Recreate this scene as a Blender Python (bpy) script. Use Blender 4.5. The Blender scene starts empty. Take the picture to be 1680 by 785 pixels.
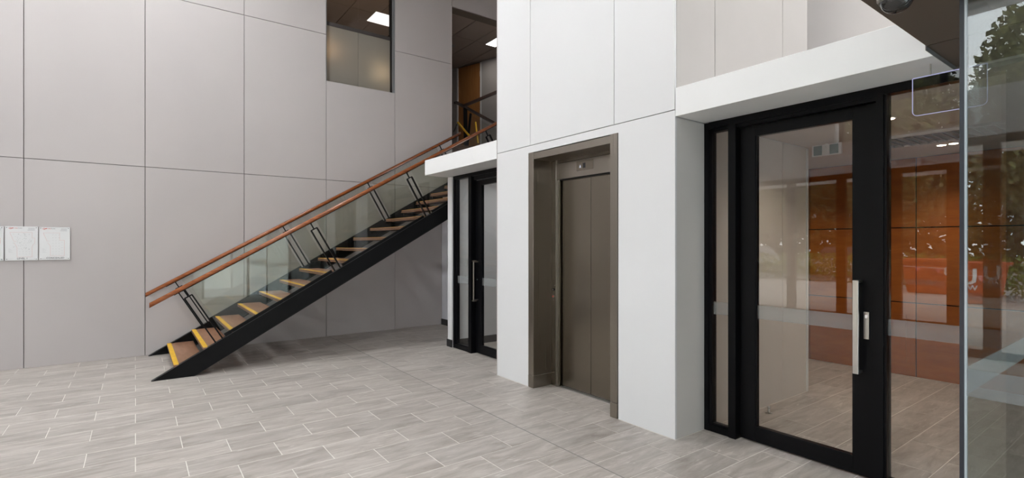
import bpy, bmesh, math, random
from mathutils import Vector, Matrix
random.seed(7)
C = bpy.context.scene.collection
S = 1.6                       # the plan below is written in units of eye height (1.6 m)

# ------------------------------------------------------------------ camera
cam_d = bpy.data.cameras.new('camera'); cam = bpy.data.objects.new('camera', cam_d); C.objects.link(cam)
cam_d.sensor_width = 36; cam_d.lens = 18.0; cam_d.shift_y = 7/1680
cam_d.clip_start = 0.02; cam_d.clip_end = 300
cam.location = (0, 0, 1.6); cam.rotation_euler = (math.pi/2, 0, -math.atan(618/840))
bpy.context.scene.camera = cam
# ------------------------------------------------------------------ view
vs = bpy.context.scene.view_settings
vs.view_transform = 'Standard'; vs.look = 'None'; vs.gamma = 1; vs.use_curve_mapping = False
vs.exposure = 0.06
# ------------------------------------------------------------------ world (bright overcast sky with soft clouds)
SKY = 8.0
w = bpy.data.worlds.new('sky'); bpy.context.scene.world = w; w.use_nodes = True
nt = w.node_tree; nt.nodes.clear()
o = nt.nodes.new('ShaderNodeOutputWorld'); bg = nt.nodes.new('ShaderNodeBackground')
tc = nt.nodes.new('ShaderNodeTexCoord'); nz = nt.nodes.new('ShaderNodeTexNoise'); cr = nt.nodes.new('ShaderNodeValToRGB')
nz.inputs['Scale'].default_value = 2.2; nz.inputs['Detail'].default_value = 5
cr.color_ramp.elements[0].position = .35; cr.color_ramp.elements[0].color = (.72, .80, .92, 1)
cr.color_ramp.elements[1].position = .62; cr.color_ramp.elements[1].color = (1, .99, .97, 1)
nt.links.new(tc.outputs['Generated'], nz.inputs['Vector']); nt.links.new(nz.outputs['Fac'], cr.inputs[0])
nt.links.new(cr.outputs[0], bg.inputs[0]); bg.inputs[1].default_value = SKY
nt.links.new(bg.outputs[0], o.inputs[0])
# ------------------------------------------------------------------ unseen ceiling panels added to light the atrium (fixtures are built further down)
ATRIUM_FILL = [(0.35, 3.9), (-1.6, 4.9), (-0.9, 0.5), (3.1, 0.8)]
CEIL = 4.55
E_PANEL = 44.0

# ------------------------------------------------------------------ helpers
def s3(v): return Vector((v[0]*S, v[1]*S, v[2]*S))
class MB:
    def __init__(self): self.bm = bmesh.new()
    def box(self, x0, x1, y0, y1, z0, z1, bev=0.0):
        """axis aligned box in plan units; bev in metres"""
        ret = bmesh.ops.create_cube(self.bm, size=1)
        vs_ = ret['verts']
        bmesh.ops.scale(self.bm, vec=((x1-x0)*S, (y1-y0)*S, (z1-z0)*S), verts=vs_)
        bmesh.ops.translate(self.bm, vec=((x0+x1)/2*S, (y0+y1)/2*S, (z0+z1)/2*S), verts=vs_)
        if bev:
            es = list({e for v in vs_ for e in v.link_edges})
            bmesh.ops.bevel(self.bm, geom=es, offset=bev, segments=1, affect='EDGES', profile=.5)
        return self
    def prism(self, pts, axis, a, b):
        """extrude a polygon. axis 'y': pts are (x,z); 'x': pts are (y,z); 'z': pts are (x,y)"""
        def mk(p, t):
            if axis == 'y': return (p[0]*S, t*S, p[1]*S)
            if axis == 'x': return (t*S, p[0]*S, p[1]*S)
            return (p[0]*S, p[1]*S, t*S)
        A = [self.bm.verts.new(mk(p, a)) for p in pts]; B = [self.bm.verts.new(mk(p, b)) for p in pts]
        n = len(pts); self.bm.faces.new(A); self.bm.faces.new(B)
        for i in range(n): self.bm.faces.new((A[i], A[(i+1) % n], B[(i+1) % n], B[i]))
        return self
    def tube(self, p, q, r, n=10, r2=None):
        p = s3(p); q = s3(q); d = (q-p); L = d.length; r2 = r if r2 is None else r2
        ret = bmesh.ops.create_cone(self.bm, cap_ends=True, segments=n, radius1=r, radius2=r2, depth=L)
        M = Matrix.Translation((p+q)/2) @ d.to_track_quat('Z', 'Y').to_matrix().to_4x4()
        bmesh.ops.transform(self.bm, matrix=M, verts=ret['verts'])
        return self
    def bar(self, p, q, wx, wy, up=(0, 1, 0)):
        """rectangular bar from p to q (plan units), section wx*wy in metres; wy along 'up'"""
        p = s3(p); q = s3(q); d = (q-p).normalized(); u = Vector(up); u = (u-d*u.dot(d)).normalized(); s = d.cross(u)
        rr = []
        for t in (p, q):
            rr.append([self.bm.verts.new(t+s*a*wx/2+u*b*wy/2) for a, b in ((-1, -1), (1, -1), (1, 1), (-1, 1))])
        A, B = rr
        self.bm.faces.new(A); self.bm.faces.new(B)
        for i in range(4): self.bm.faces.new((A[i], A[(i+1) % 4], B[(i+1) % 4], B[i]))
        return self
    def ball(self, c, r, sx=1, sy=1, sz=1, u=16, v=10):
        ret = bmesh.ops.create_uvsphere(self.bm, u_segments=u, v_segments=v, radius=r)
        bmesh.ops.transform(self.bm, matrix=Matrix.Translation(s3(c)) @ Matrix.Diagonal((sx, sy, sz, 1)), verts=ret['verts'])
        return self
    def mesh(self, name, mat, smooth=False):
        bmesh.ops.recalc_face_normals(self.bm, faces=self.bm.faces)
        me = bpy.data.meshes.new(name); self.bm.to_mesh(me); self.bm.free()
        if mat: me.materials.append(mat)
        if smooth:
            for p in me.polygons: p.use_smooth = True
        return me
    def obj(self, name, mat, parent=None, smooth=False, label=None):
        return link(name, self.mesh(name, mat, smooth), parent, label)
    def parts(self, name, mat, parent=None, smooth=False):
        """every disconnected piece becomes an object of its own"""
        bm = self.bm; bm.verts.ensure_lookup_table(); bm.verts.index_update(); seen = set(); out = []
        for v in bm.verts:
            if v.index in seen: continue
            st_ = [v]; comp = []; seen.add(v.index)
            while st_:
                q = st_.pop(); comp.append(q)
                for e in q.link_edges:
                    o_ = e.other_vert(q)
                    if o_.index not in seen: seen.add(o_.index); st_.append(o_)
            m_ = MB(); mp_ = {q.index: m_.bm.verts.new(q.co) for q in comp}
            for f in {f for q in comp for f in q.link_faces}: m_.bm.faces.new([mp_[q.index] for q in f.verts])
            out.append(m_.obj(name, mat, parent, smooth))
        bm.free(); return out
def link(name, me, parent=None, label=None):
    ob = bpy.data.objects.new(name, me); C.objects.link(ob)
    if parent is not None:
        ob.parent = parent
        t = Vector((0, 0, 0)); q = parent
        while q is not None: t += Vector(q.location); q = q.parent
        ob.location = -t
    if label: ob['label'] = label
    return ob
def thing(name, label, cat, loc, group=None):
    ob = bpy.data.objects.new(name, None); C.objects.link(ob); ob.location = s3(loc); ob.empty_display_size = .1
    ob['label'] = label; ob['category'] = cat
    if group: ob['group'] = group
    return ob
def tag(ob, label, cat, group=None):
    ob['label'] = label; ob['category'] = cat
    if group: ob['group'] = group
    return ob
def structure(ob): ob['kind'] = 'structure'; return ob
def sroot(name, loc=(0, 0, 0)):
    ob = bpy.data.objects.new(name, None); C.objects.link(ob); ob.location = s3(loc); ob['kind'] = 'structure'; return ob
def text_mesh(txt, size, mat, M, font_bold=False):
    cu = bpy.data.curves.new('lettering', 'FONT'); cu.body = txt; cu.size = size; cu.extrude = .0006; cu.align_x = 'CENTER'; cu.align_y = 'CENTER'
    cu.resolution_u = 3
    if font_bold: cu.offset = size*.02
    to = bpy.data.objects.new('lettering', cu); C.objects.link(to); bpy.context.view_layer.update()
    me = bpy.data.meshes.new_from_object(to.evaluated_get(bpy.context.evaluated_depsgraph_get()))
    bpy.data.objects.remove(to); me.transform(M); me.materials.clear(); me.materials.append(mat); return me

# ------------------------------------------------------------------ materials
def base(name):
    m = bpy.data.materials.new(name); m.use_nodes = True
    b = m.node_tree.nodes['Principled BSDF']; return m, m.node_tree, b
def plain(name, col, rough=.5, metal=0, var=0.0, scale=3.0, bump=0.0, bscale=60, spec=.5, aniso=None):
    m, t, b = base(name)
    b.inputs['Roughness'].default_value = rough; b.inputs['Metallic'].default_value = metal
    b.inputs['Specular IOR Level'].default_value = spec
    b.inputs['Base Color'].default_value = (*col, 1)
    g = t.nodes.new('ShaderNodeNewGeometry')
    if var:
        n = t.nodes.new('ShaderNodeTexNoise'); n.inputs['Scale'].default_value = scale; n.inputs['Detail'].default_value = 4
        t.links.new(g.outputs['Position'], n.inputs['Vector'])
        mp = t.nodes.new('ShaderNodeMapRange'); mp.inputs[1].default_value = .3; mp.inputs[2].default_value = .7
        mp.inputs[3].default_value = 1-var; mp.inputs[4].default_value = 1+var
        t.links.new(n.outputs['Fac'], mp.inputs[0])
        mx = t.nodes.new('ShaderNodeVectorMath'); mx.operation = 'SCALE'; mx.inputs[0].default_value = col
        t.links.new(mp.outputs[0], mx.inputs['Scale']); t.links.new(mx.outputs[0], b.inputs['Base Color'])
    if bump:
        n2 = t.nodes.new('ShaderNodeTexNoise'); n2.inputs['Scale'].default_value = bscale; n2.inputs['Detail'].default_value = 3
        t.links.new(g.outputs['Position'], n2.inputs['Vector'])
        bp = t.nodes.new('ShaderNodeBump'); bp.inputs['Strength'].default_value = bump; bp.inputs['Distance'].default_value = .002
        t.links.new(n2.outputs['Fac'], bp.inputs['Height']); t.links.new(bp.outputs[0], b.inputs['Normal'])
    return m
def emit(name, col, e):
    m = bpy.data.materials.new(name); m.use_nodes = True; t = m.node_tree; t.nodes.clear()
    o = t.nodes.new('ShaderNodeOutputMaterial'); x = t.nodes.new('ShaderNodeEmission')
    x.inputs[0].default_value = (*col, 1); x.inputs[1].default_value = e; t.links.new(x.outputs[0], o.inputs[0]); return m
def glass(name, tint, boost=1.0, f0=.045, rough=0.0):
    """thin architectural pane: straight transmission plus a Schlick mirror term per surface"""
    m = bpy.data.materials.new(name); m.use_nodes = True; t = m.node_tree; t.nodes.clear()
    o = t.nodes.new('ShaderNodeOutputMaterial'); mix = t.nodes.new('ShaderNodeMixShader')
    tr = t.nodes.new('ShaderNodeBsdfTransparent'); tr.inputs[0].default_value = (*[math.sqrt(c) for c in tint], 1)
    gl = t.nodes.new('ShaderNodeBsdfGlossy'); gl.inputs['Roughness'].default_value = rough
    gl.inputs['Color'].default_value = (1, 1, 1, 1)
    lw = t.nodes.new('ShaderNodeLayerWeight'); lw.inputs[0].default_value = .5
    p5 = t.nodes.new('ShaderNodeMath'); p5.operation = 'POWER'; p5.inputs[1].default_value = 5
    ma = t.nodes.new('ShaderNodeMath'); ma.operation = 'MULTIPLY_ADD'; ma.inputs[1].default_value = 1-f0*boost; ma.inputs[2].default_value = f0*boost
    t.links.new(lw.outputs['Facing'], p5.inputs[0]); t.links.new(p5.outputs[0], ma.inputs[0])
    t.links.new(ma.outputs[0], mix.inputs[0]); t.links.new(tr.outputs[0], mix.inputs[1]); t.links.new(gl.outputs[0], mix.inputs[2])
    t.links.new(mix.outputs[0], o.inputs[0]); return m
def film(name, col, alpha):
    m = bpy.data.materials.new(name); m.use_nodes = True; t = m.node_tree; t.nodes.clear()
    o = t.nodes.new('ShaderNodeOutputMaterial'); mix = t.nodes.new('ShaderNodeMixShader'); mix.inputs[0].default_value = alpha
    tr = t.nodes.new('ShaderNodeBsdfTransparent'); df = t.nodes.new('ShaderNodeBsdfDiffuse'); tl = t.nodes.new('ShaderNodeBsdfTranslucent')
    m2 = t.nodes.new('ShaderNodeMixShader'); m2.inputs[0].default_value = .5
    df.inputs[0].default_value = (*col, 1); tl.inputs[0].default_value = (*col, 1)
    t.links.new(df.outputs[0], m2.inputs[1]); t.links.new(tl.outputs[0], m2.inputs[2])
    t.links.new(tr.outputs[0], mix.inputs[1]); t.links.new(m2.outputs[0], mix.inputs[2]); t.links.new(mix.outputs[0], o.inputs[0]); return m
def wood(name, dark, light, axis_scale, rough=.4):
    m, t, b = base(name)
    tcn = t.nodes.new('ShaderNodeNewGeometry'); mp = t.nodes.new('ShaderNodeMapping'); mp.inputs['Scale'].default_value = axis_scale
    n = t.nodes.new('ShaderNodeTexNoise'); n.inputs['Scale'].default_value = 1; n.inputs['Detail'].default_value = 6; n.inputs['Roughness'].default_value = .65
    r = t.nodes.new('ShaderNodeValToRGB'); r.color_ramp.elements[0].position = .3; r.color_ramp.elements[0].color = (*dark, 1)
    r.color_ramp.elements[1].position = .72; r.color_ramp.elements[1].color = (*light, 1)
    t.links.new(tcn.outputs['Position'], mp.inputs[0]); t.links.new(mp.outputs[0], n.inputs['Vector']); t.links.new(n.outputs['Fac'], r.inputs[0])
    t.links.new(r.outputs[0], b.inputs['Base Color']); b.inputs['Roughness'].default_value = rough
    return m
def tile_material():
    m, t, b = base('stone_tile')
    N, L = t.nodes, t.links
    g = N.new('ShaderNodeNewGeometry'); oi = N.new('ShaderNodeObjectInfo')
    add = N.new('ShaderNodeMath'); L.new(g.outputs['Random Per Island'], add.inputs[0]); L.new(oi.outputs['Random'], add.inputs[1])
    fr = N.new('ShaderNodeMath'); fr.operation = 'FRACT'; L.new(add.outputs[0], fr.inputs[0])
    sc = N.new('ShaderNodeMath'); sc.operation = 'MULTIPLY'; sc.inputs[1].default_value = 61; L.new(fr.outputs[0], sc.inputs[0])
    cb = N.new('ShaderNodeCombineXYZ')
    for i in range(3): L.new(sc.outputs[0], cb.inputs[i])
    va = N.new('ShaderNodeVectorMath'); L.new(g.outputs['Position'], va.inputs[0]); L.new(cb.outputs[0], va.inputs[1])
    # gentle drift of the bedding, then long streaks along the tile
    mp = N.new('ShaderNodeMapping'); mp.inputs['Scale'].default_value = (2.4, 11, 1); mp.inputs['Rotation'].default_value = (0, 0, .16)
    L.new(va.outputs[0], mp.inputs[0])
    n1 = N.new('ShaderNodeTexNoise'); n1.inputs['Scale'].default_value = 1; n1.inputs['Detail'].default_value = 9; n1.inputs['Roughness'].default_value = .68; n1.inputs['Distortion'].default_value = .6
    L.new(mp.outputs[0], n1.inputs['Vector'])
    r1 = N.new('ShaderNodeValToRGB'); e = r1.color_ramp.elements
    e[0].position = .28; e[0].color = (.27, .235, .205, 1); e[1].position = .72; e[1].color = (.54, .495, .46, 1)
    L.new(n1.outputs['Fac'], r1.inputs[0])
    # pale veins
    mp2 = N.new('ShaderNodeMapping'); mp2.inputs['Scale'].default_value = (5, 34, 1); mp2.inputs['Rotation'].default_value = (0, 0, .42)
    L.new(va.outputs[0], mp2.inputs[0])
    n2 = N.new('ShaderNodeTexNoise'); n2.inputs['Scale'].default_value = 1; n2.inputs['Detail'].default_value = 3; n2.inputs['Distortion'].default_value = .8
    L.new(mp2.outputs[0], n2.inputs['Vector'])
    mr = N.new('ShaderNodeMapRange'); mr.inputs[1].default_value = .62; mr.inputs[2].default_value = .70; L.new(n2.outputs['Fac'], mr.inputs[0])
    mv = N.new('ShaderNodeMix'); mv.data_type = 'RGBA'; L.new(r1.outputs[0], mv.inputs['A']); mv.inputs['B'].default_value = (.64, .60, .56, 1)
    mm = N.new('ShaderNodeMath'); mm.operation = 'MULTIPLY'; mm.inputs[1].default_value = .55; L.new(mr.outputs[0], mm.inputs[0]); L.new(mm.outputs[0], mv.inputs['Factor'])
    # tile to tile tone
    mt = N.new('ShaderNodeMapRange'); mt.inputs[3].default_value = .90; mt.inputs[4].default_value = 1.07; L.new(fr.outputs[0], mt.inputs[0])
    vs2 = N.new('ShaderNodeVectorMath'); vs2.operation = 'SCALE'; L.new(mv.outputs['Result'], vs2.inputs[0]); L.new(mt.outputs[0], vs2.inputs['Scale'])
    L.new(vs2.outputs[0], b.inputs['Base Color'])
    b.inputs['Roughness'].default_value = .42; b.inputs['Specular IOR Level'].default_value = .45
    bp = N.new('ShaderNodeBump'); bp.inputs['Strength'].default_value = .25; bp.inputs['Distance'].default_value = .003
    L.new(n1.outputs['Fac'], bp.inputs['Height']); L.new(bp.outputs[0], b.inputs['Normal'])
    return m
def brushed(name, col, rough=.32):
    m, t, b = base(name); b.inputs['Metallic'].default_value = 1; b.inputs['Base Color'].default_value = (*col, 1)
    g = t.nodes.new('ShaderNodeNewGeometry'); mp = t.nodes.new('ShaderNodeMapping'); mp.inputs['Scale'].default_value = (160, 160, 1.2)
    n = t.nodes.new('ShaderNodeTexNoise'); n.inputs['Scale'].default_value = 1; n.inputs['Detail'].default_value = 2
    t.links.new(g.outputs['Position'], mp.inputs[0]); t.links.new(mp.outputs[0], n.inputs['Vector'])
    mr = t.nodes.new('ShaderNodeMapRange'); mr.inputs[3].default_value = rough-.03; mr.inputs[4].default_value = rough+.05
    t.links.new(n.outputs['Fac'], mr.inputs[0]); t.links.new(mr.outputs[0], b.inputs['Roughness'])
    bp = t.nodes.new('ShaderNodeBump'); bp.inputs['Strength'].default_value = .015; bp.inputs['Distance'].default_value = .001
    t.links.new(n.outputs['Fac'], bp.inputs['Height']); t.links.new(bp.outputs[0], b.inputs['Normal'])
    return m

M_bulk = plain('bulkhead_white_paint', (.82, .82, .82), .45, var=.01)
M_white = plain('white_panel_paint', (.73, .73, .74), .45, var=.012, scale=1.2, bump=.05)
M_grey = plain('grey_cladding_panel', (.440, .405, .395), .48, var=.03, scale=.8, bump=.05)
M_greyj = plain('dark_joint', (.16, .15, .145), .8)
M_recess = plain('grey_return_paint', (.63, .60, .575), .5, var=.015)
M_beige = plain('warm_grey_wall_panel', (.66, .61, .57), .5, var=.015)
M_beige_dim = plain('warm_grey_panel_dimmed', (.49, .46, .435), .5, var=.015)  # same wall panel, colour darkened to offset strong light above the bulkhead
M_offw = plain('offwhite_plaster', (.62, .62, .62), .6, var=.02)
M_black = plain('black_powdercoat', (.0035, .0035, .0045), .33, spec=.14)
M_steelblack = plain('black_painted_steel', (.007, .007, .0075), .40, bump=.05, bscale=40, spec=.13)
M_edge = plain('steel_edge_highlight', (.10, .10, .10), .4, metal=.6)  # pale tone standing in for the highlight on the stringer edges
M_skirt = plain('black_skirting', (.015, .015, .016), .4)
M_soffit = plain('dark_bronze_soffit', (.115, .090, .070), .6, var=.04, scale=2, bump=.1, bscale=300)
M_tile = tile_material()
M_grout = plain('pale_grout', (.72, .69, .64), .9)
M_sealant = plain('grey_sealant', (.22, .21, .20), .7)
M_bronze = brushed('brushed_bronze_steel', (.215, .190, .155), .24)
M_bronze_l = brushed('brushed_bronze_steel_frame', (.29, .26, .225), .28)
M_steel = brushed('brushed_stainless', (.55, .54, .52), .28)
M_sill = brushed('aluminium_sill', (.50, .49, .47), .4)
M_rail = wood('polished_timber_rail', (.16, .040, .010), (.34, .105, .030), (2.5, 40, 40), .25)
M_tread = wood('timber_tread', (.20, .095, .052), (.36, .19, .115), (9, 1.6, 30), .45)
M_yellow = plain('yellow_nosing_grip', (.72, .42, .03), .7, bump=.5, bscale=500, var=.12, scale=20)
M_dark = plain('dark_gap', (.012, .012, .012), .7)
M_veneer = wood('orange_brown_veneer', (.27, .070, .007), (.37, .110, .014), (3, 3, 14), .35)
M_hdoor = wood('brown_door_veneer', (.26, .105, .030), (.36, .16, .050), (20, 20, 2), .45)
M_glass = glass('door_glass', (.95, .95, .93), .72)
M_glass_st = glass('balustrade_glass', (.84, .86, .82), .8)
M_glass_fr = glass('clear_screen_glass', (.78, .86, .86), .95)
M_glass_out = glass('facade_glass', (.93, .95, .94), 1.0)
M_film = film('frosted_film_strip', (.50, .53, .54), .27)
M_frost = film('frosted_window_pane', (.34, .32, .29), .93)
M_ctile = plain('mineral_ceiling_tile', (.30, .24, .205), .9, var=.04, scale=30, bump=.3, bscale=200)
M_ceil = plain('grey_white_ceiling', (.42, .41, .40), .7)
M_lobbyc = plain('lobby_ceiling_paint', (.52, .455, .41), .7)
M_led = emit('led_diffuser', (1, .97, .93), 3.2)
M_down = emit('downlight_lamp', (1, .82, .62), 14)
M_sign = plain('sign_board_white', (.66, .66, .66), .35)
M_red = plain('sign_red_ink', (.62, .10, .07), .6)
M_pink = plain('sign_faint_red_line', (.60, .26, .22), .6)
M_ink = plain('sign_grey_ink', (.16, .16, .17), .6)
M_ltink = plain('sign_light_ink', (.28, .28, .29), .6)
M_domeglass = plain('smoked_dome', (.02, .02, .02), .05, spec=.8)

# ------------------------------------------------------------------ FLOOR
fl = structure(MB().box(-2.75, 6.2, -1.9, 5.75, -.10, -.0007).obj('floor', M_grout))
PX, PY, X0, Y0 = .3725, .18845, 0.0, 3.155
free = [(-2.6, 1.6725, -1.5, 5.6), (1.6795, 2.205, -1.5, 5.6), (2.205, 2.46, .372, 1.600), (2.205, 2.375, 2.048, 2.742), (2.205, 2.452, 3.205, 4.38),
        (2.205, 3.04, 4.392, 5.6), (2.46, 3.66, .372, 1.600), (3.66, 4.685, -.45, 2.6), (2.452, 3.88, 3.22, 4.29), (2.46, 3.66, -.45, .352)]
def project(x, y):
    a = math.atan(618/840); d = x*math.sin(a)+y*math.cos(a)
    if d < .25: return None
    r = x*math.cos(a)-y*math.sin(a); return (840+840*r/d, 399.5+840/d)
def visarea(x0, x1, y0, y1):
    ps = [project(*p) for p in ((x0, y0), (x1, y0), (x1, y1), (x0, y1))]
    if any(p is None for p in ps): return 0
    xs = [p[0] for p in ps]; ys = [p[1] for p in ps]
    if max(xs) < 0 or min(xs) > 1680 or min(ys) > 785: return 0
    if x0 > 2.5 and 3.2 < y0: return 1
    xs = [min(max(v, 0), 1680) for v in xs]; ys = [min(v, 785) for v in ys]
    return abs(sum(xs[i]*ys[(i+1) % 4]-xs[(i+1) % 4]*ys[i] for i in range(4)))/2
pieces = []
j = .0017
for r in range(-25, 13):
    ya, yb = Y0+r*PY+j, Y0+(r+1)*PY-j
    off = 0 if r % 2 == 0 else PX/2
    for c in range(-9, 15):
        xa, xb = X0+off+c*PX+j, X0+off+(c+1)*PX-j
        inter = []
        for (a0, a1, b0, b1) in free:
            u0, u1, v0, v1 = max(xa, a0), min(xb, a1), max(ya, b0), min(yb, b1)
            if u1-u0 > .004 and v1-v0 > .004: inter.append((u0, u1, v0, v1))
        if not inter: continue
        full = abs(sum((i[1]-i[0])*(i[3]-i[2]) for i in inter)-(xb-xa)*(yb-ya)) < 1e-5
        if full: pieces.append((visarea(xa, xb, ya, yb), [(xa, xb, ya, yb)], True))
        else:
            for side in (0, 1):
                g = [i for i in inter if (i[0] > 1.676) == bool(side)]
                if g: pieces.append((sum(visarea(*i) for i in g), g, False))
pieces.sort(key=lambda p: -p[0])
full_me = MB().box(-PX/2+j, PX/2-j, -PY/2+j, PY/2-j, -.005, 0, .0012).mesh('tile', M_tile)
rest = MB()
for k, (a, g, full) in enumerate(pieces):
    if k < 299 and a > 0:
        if full:
            t = link('tile', full_me, fl); x0, x1, y0, y1 = g[0]; t.location = ((x0+x1)/2*S, (y0+y1)/2*S, 0)
        else:
            mb = MB()
            for i in g: mb.box(*i, -.005, 0)
            mb.obj('tile', M_tile, fl)
    elif not (g[0][0] < -2.0 or g[0][3] < -.8):
        for i in g: rest.box(*i, -.005, 0)
ro = rest.obj('tile_field', M_tile, fl); ro['kind'] = 'stuff'
MB().box(1.6727, 1.6793, -1.5, 5.6, -.005, -.0004).obj('movement_joint', M_sealant, fl)

# ------------------------------------------------------------------ BACK WALL (grey cladding)
G = .0026      # half joint
wb = structure(MB().box(-2.75, 1.648, 5.612, 5.72, 0, CEIL).box(2.431, 3.184, 5.612, 5.72, 0, CEIL).box(1.648, 2.431, 5.612, 5.72, 0, 2.745)
               .box(1.648, 2.431, 5.612, 5.72, 4.40, CEIL).box(3.184, 4.9, 5.612, 5.75, 3.966, CEIL).box(3.184, 4.9, 5.612, 5.72, 0, 2.10).obj('wall_back', M_greyj))
cols = [-2.60, -1.504, -.717, .07, .859, 1.648, 2.431, 3.184]
for i in range(len(cols)-1):
    a, b = cols[i]+G, cols[i+1]-G
    for z0, z1 in ((0, 1.680), (1.680, 3.24), (3.24, CEIL)):
        if abs(cols[i]-1.648) < .01 and z0 > 3: continue
        if abs(cols[i]-1.648) < .01 and z0 > 1.6: z1 = 2.745+G
        if cols[i] < 3.0 and cols[i+1] > 3.1 and z1 < 1.7:
            MB().box(a, 3.044, 5.60, 5.613, z0+.001, z1-G, .001).obj('panel', M_grey, wb); continue
        MB().box(a, b, 5.60, 5.613, z0+(G if z0 else .001), z1-G, .001).obj('panel', M_grey, wb)
MB().box(3.184-.004, 3.187, 5.60, 5.74, 2.1, 3.97).obj('edge_trim', M_recess, wb)
MB().box(3.187+G, 4.9, 5.60, 5.613, 3.966, CEIL).obj('panel', M_grey, wb)
MB().box(3.187, 4.9, 5.613, 5.755, 3.955, 3.966).obj('lintel_soffit', M_soffit, wb)
# window in the back wall
win = sroot('window_1', (2.04, 5.65, 2.745))
fr = MB()
fr.box(2.402, 2.431, 5.603, 5.70, 2.745, 4.4).box(1.648, 1.654, 5.603, 5.70, 2.745, 4.4).box(1.648, 2.431, 5.655, 5.70, 2.737, 2.747)
fr.parts('frame', plain('window_frame_metal', (.26, .27, .28), .35, metal=.5), win)
MB().box(2.396, 2.402, 5.62, 5.69, 2.747, 4.4).obj('black_gasket', M_black, win)
MB().box(1.654, 2.396, 5.66, 5.68, 3.370, 3.410).obj('transom', plain('brown_transom', (.05, .042, .04), .5), win)
M_wglass = glass('window_glass', (.62, .60, .57), .8)
for a, b in ((1.654, 2.016), (2.019, 2.396)):
    MB().box(a, b, 5.664, 5.670, 2.747, 3.370).obj('frosted_pane', M_frost, win)
    MB().box(a, b, 5.664, 5.670, 3.410, 4.4).obj('clear_pane', M_wglass, win)
# room behind the window and the upper hall
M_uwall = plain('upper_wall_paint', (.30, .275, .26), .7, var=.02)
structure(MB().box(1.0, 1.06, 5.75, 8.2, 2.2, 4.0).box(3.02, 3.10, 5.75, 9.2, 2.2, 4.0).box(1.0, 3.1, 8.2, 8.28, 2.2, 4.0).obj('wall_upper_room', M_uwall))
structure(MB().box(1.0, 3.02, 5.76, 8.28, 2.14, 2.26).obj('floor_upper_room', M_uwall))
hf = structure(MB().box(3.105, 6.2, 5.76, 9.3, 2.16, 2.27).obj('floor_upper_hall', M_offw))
# brown boards on the edge and underside of the upper floor
M_board = wood('dark_timber_boarding', (.045, .022, .014), (.10, .052, .033), (2, 30, 30), .5)
for k in range(5): MB().box(3.19, 6.2, 5.722-.004, 5.758, 2.145+k*.026, 2.145+k*.026+.0235).obj('board', M_board, hf)
# oblique rear wall of the hall with door
hw = sroot('wall_upper_hall', (4.38, 7.70, 2.27))
dv = Vector((-.304, .953, 0)); nv = Vector((.953, .304, 0)); P0 = Vector((4.38, 7.70, 0))
def onhall(t0, t1, z0, z1, d0, d1):
    mb = MB(); a = P0+dv*t0; b = P0+dv*t1
    pts = [(a+nv*d0), (b+nv*d0), (b+nv*d1), (a+nv*d1)]
    mb.prism([(p.x, p.y) for p in pts], 'z', z0, z1); return mb
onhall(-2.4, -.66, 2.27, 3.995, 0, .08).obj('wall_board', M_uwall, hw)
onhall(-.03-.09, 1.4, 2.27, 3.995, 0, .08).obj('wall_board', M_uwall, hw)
onhall(-.66, -.635, 2.27, 3.98, -.008, .03).obj('door_frame', M_offw, hw)
onhall(-.145, -.12, 2.27, 3.98, -.008, .03).obj('door_frame', M_offw, hw)
hd = sroot('door_3', (P0+dv*-.4)[:2]+(2.27,))
onhall(-.635, -.145, 2.275, 3.98, .01, .03).obj('leaf', M_hdoor, hd)
for zz in (3.75, 3.1): onhall(-.637, -.622, zz, zz+.09, -.003, .012).parts('hinge', M_steel, hd)
for zz in (3.0,): onhall(-.20, -.16, zz, zz+.015, -.02, .01).obj('handle', M_steel, hd)
# upper ceilings, tile by tile
uc = structure(MB().box(1.0, 6.2, 5.76, 9.3, 4.012, 4.06).obj('ceiling_upper', M_greyj))
M_ctj = plain('ceiling_joint', (.03, .025, .02), .9); uc.data.materials[0] = M_ctj
kx = [4.065+.373*k for k in range(-9, 6)]; ky = [5.72, 6.44, 7.16, 7.88, 8.6]
for a in kx[:-1]:
    for y0_, y1_ in zip(ky[:-1], ky[1:]):
        x0, x1 = a+.005, a+.368
        if x0 < 1.0 or x0 > 4.6 or (2.7 < x0 < 3.0) or y1_ > 8.3 and x0 < 3: continue
        MB().box(x0, x1, max(y0_, 5.765)+.003, y1_-.003, 4.0, 4.012).obj('ceiling_tile', M_ctile, uc)
lp = MB(); cxp, cyp = 3.86, 6.80
for k in range(1): lp.tube((cxp, cyp, 3.996), (cxp, cyp, 4.0), .085, 20)
tag(lp.obj('ceiling_speaker', plain('speaker_grille', (.25, .235, .22), .8)), 'round grey speaker grille in the upper hall tiled ceiling', 'speaker')
def led_panel(x0, x1, y0, y1, z, label, matd, frame=.006):
    r = thing('ceiling_light', label, 'ceiling light', ((x0+x1)/2, (y0+y1)/2, z))
    MB().box(x0, x1, y0, y1, z-.004, z).obj('housing', M_sign, r)
    MB().box(x0+frame, x1-frame, y0+frame, y1-frame, z-.0065, z-.0042).obj('diffuser', matd, r)
    return r
led_panel(4.24, 4.42, 5.85, 6.44, 3.998, 'narrow lit ceiling panel in the upper hall beside the white lift wall', emit('led_hall', (1, .97, .94), 3.0))
led_panel(2.50, 2.84, 6.36, 6.70, 3.998, 'square lit ceiling panel seen through the high window above the stairs', emit('led_room', (1, .95, .93), 2.8))
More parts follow.
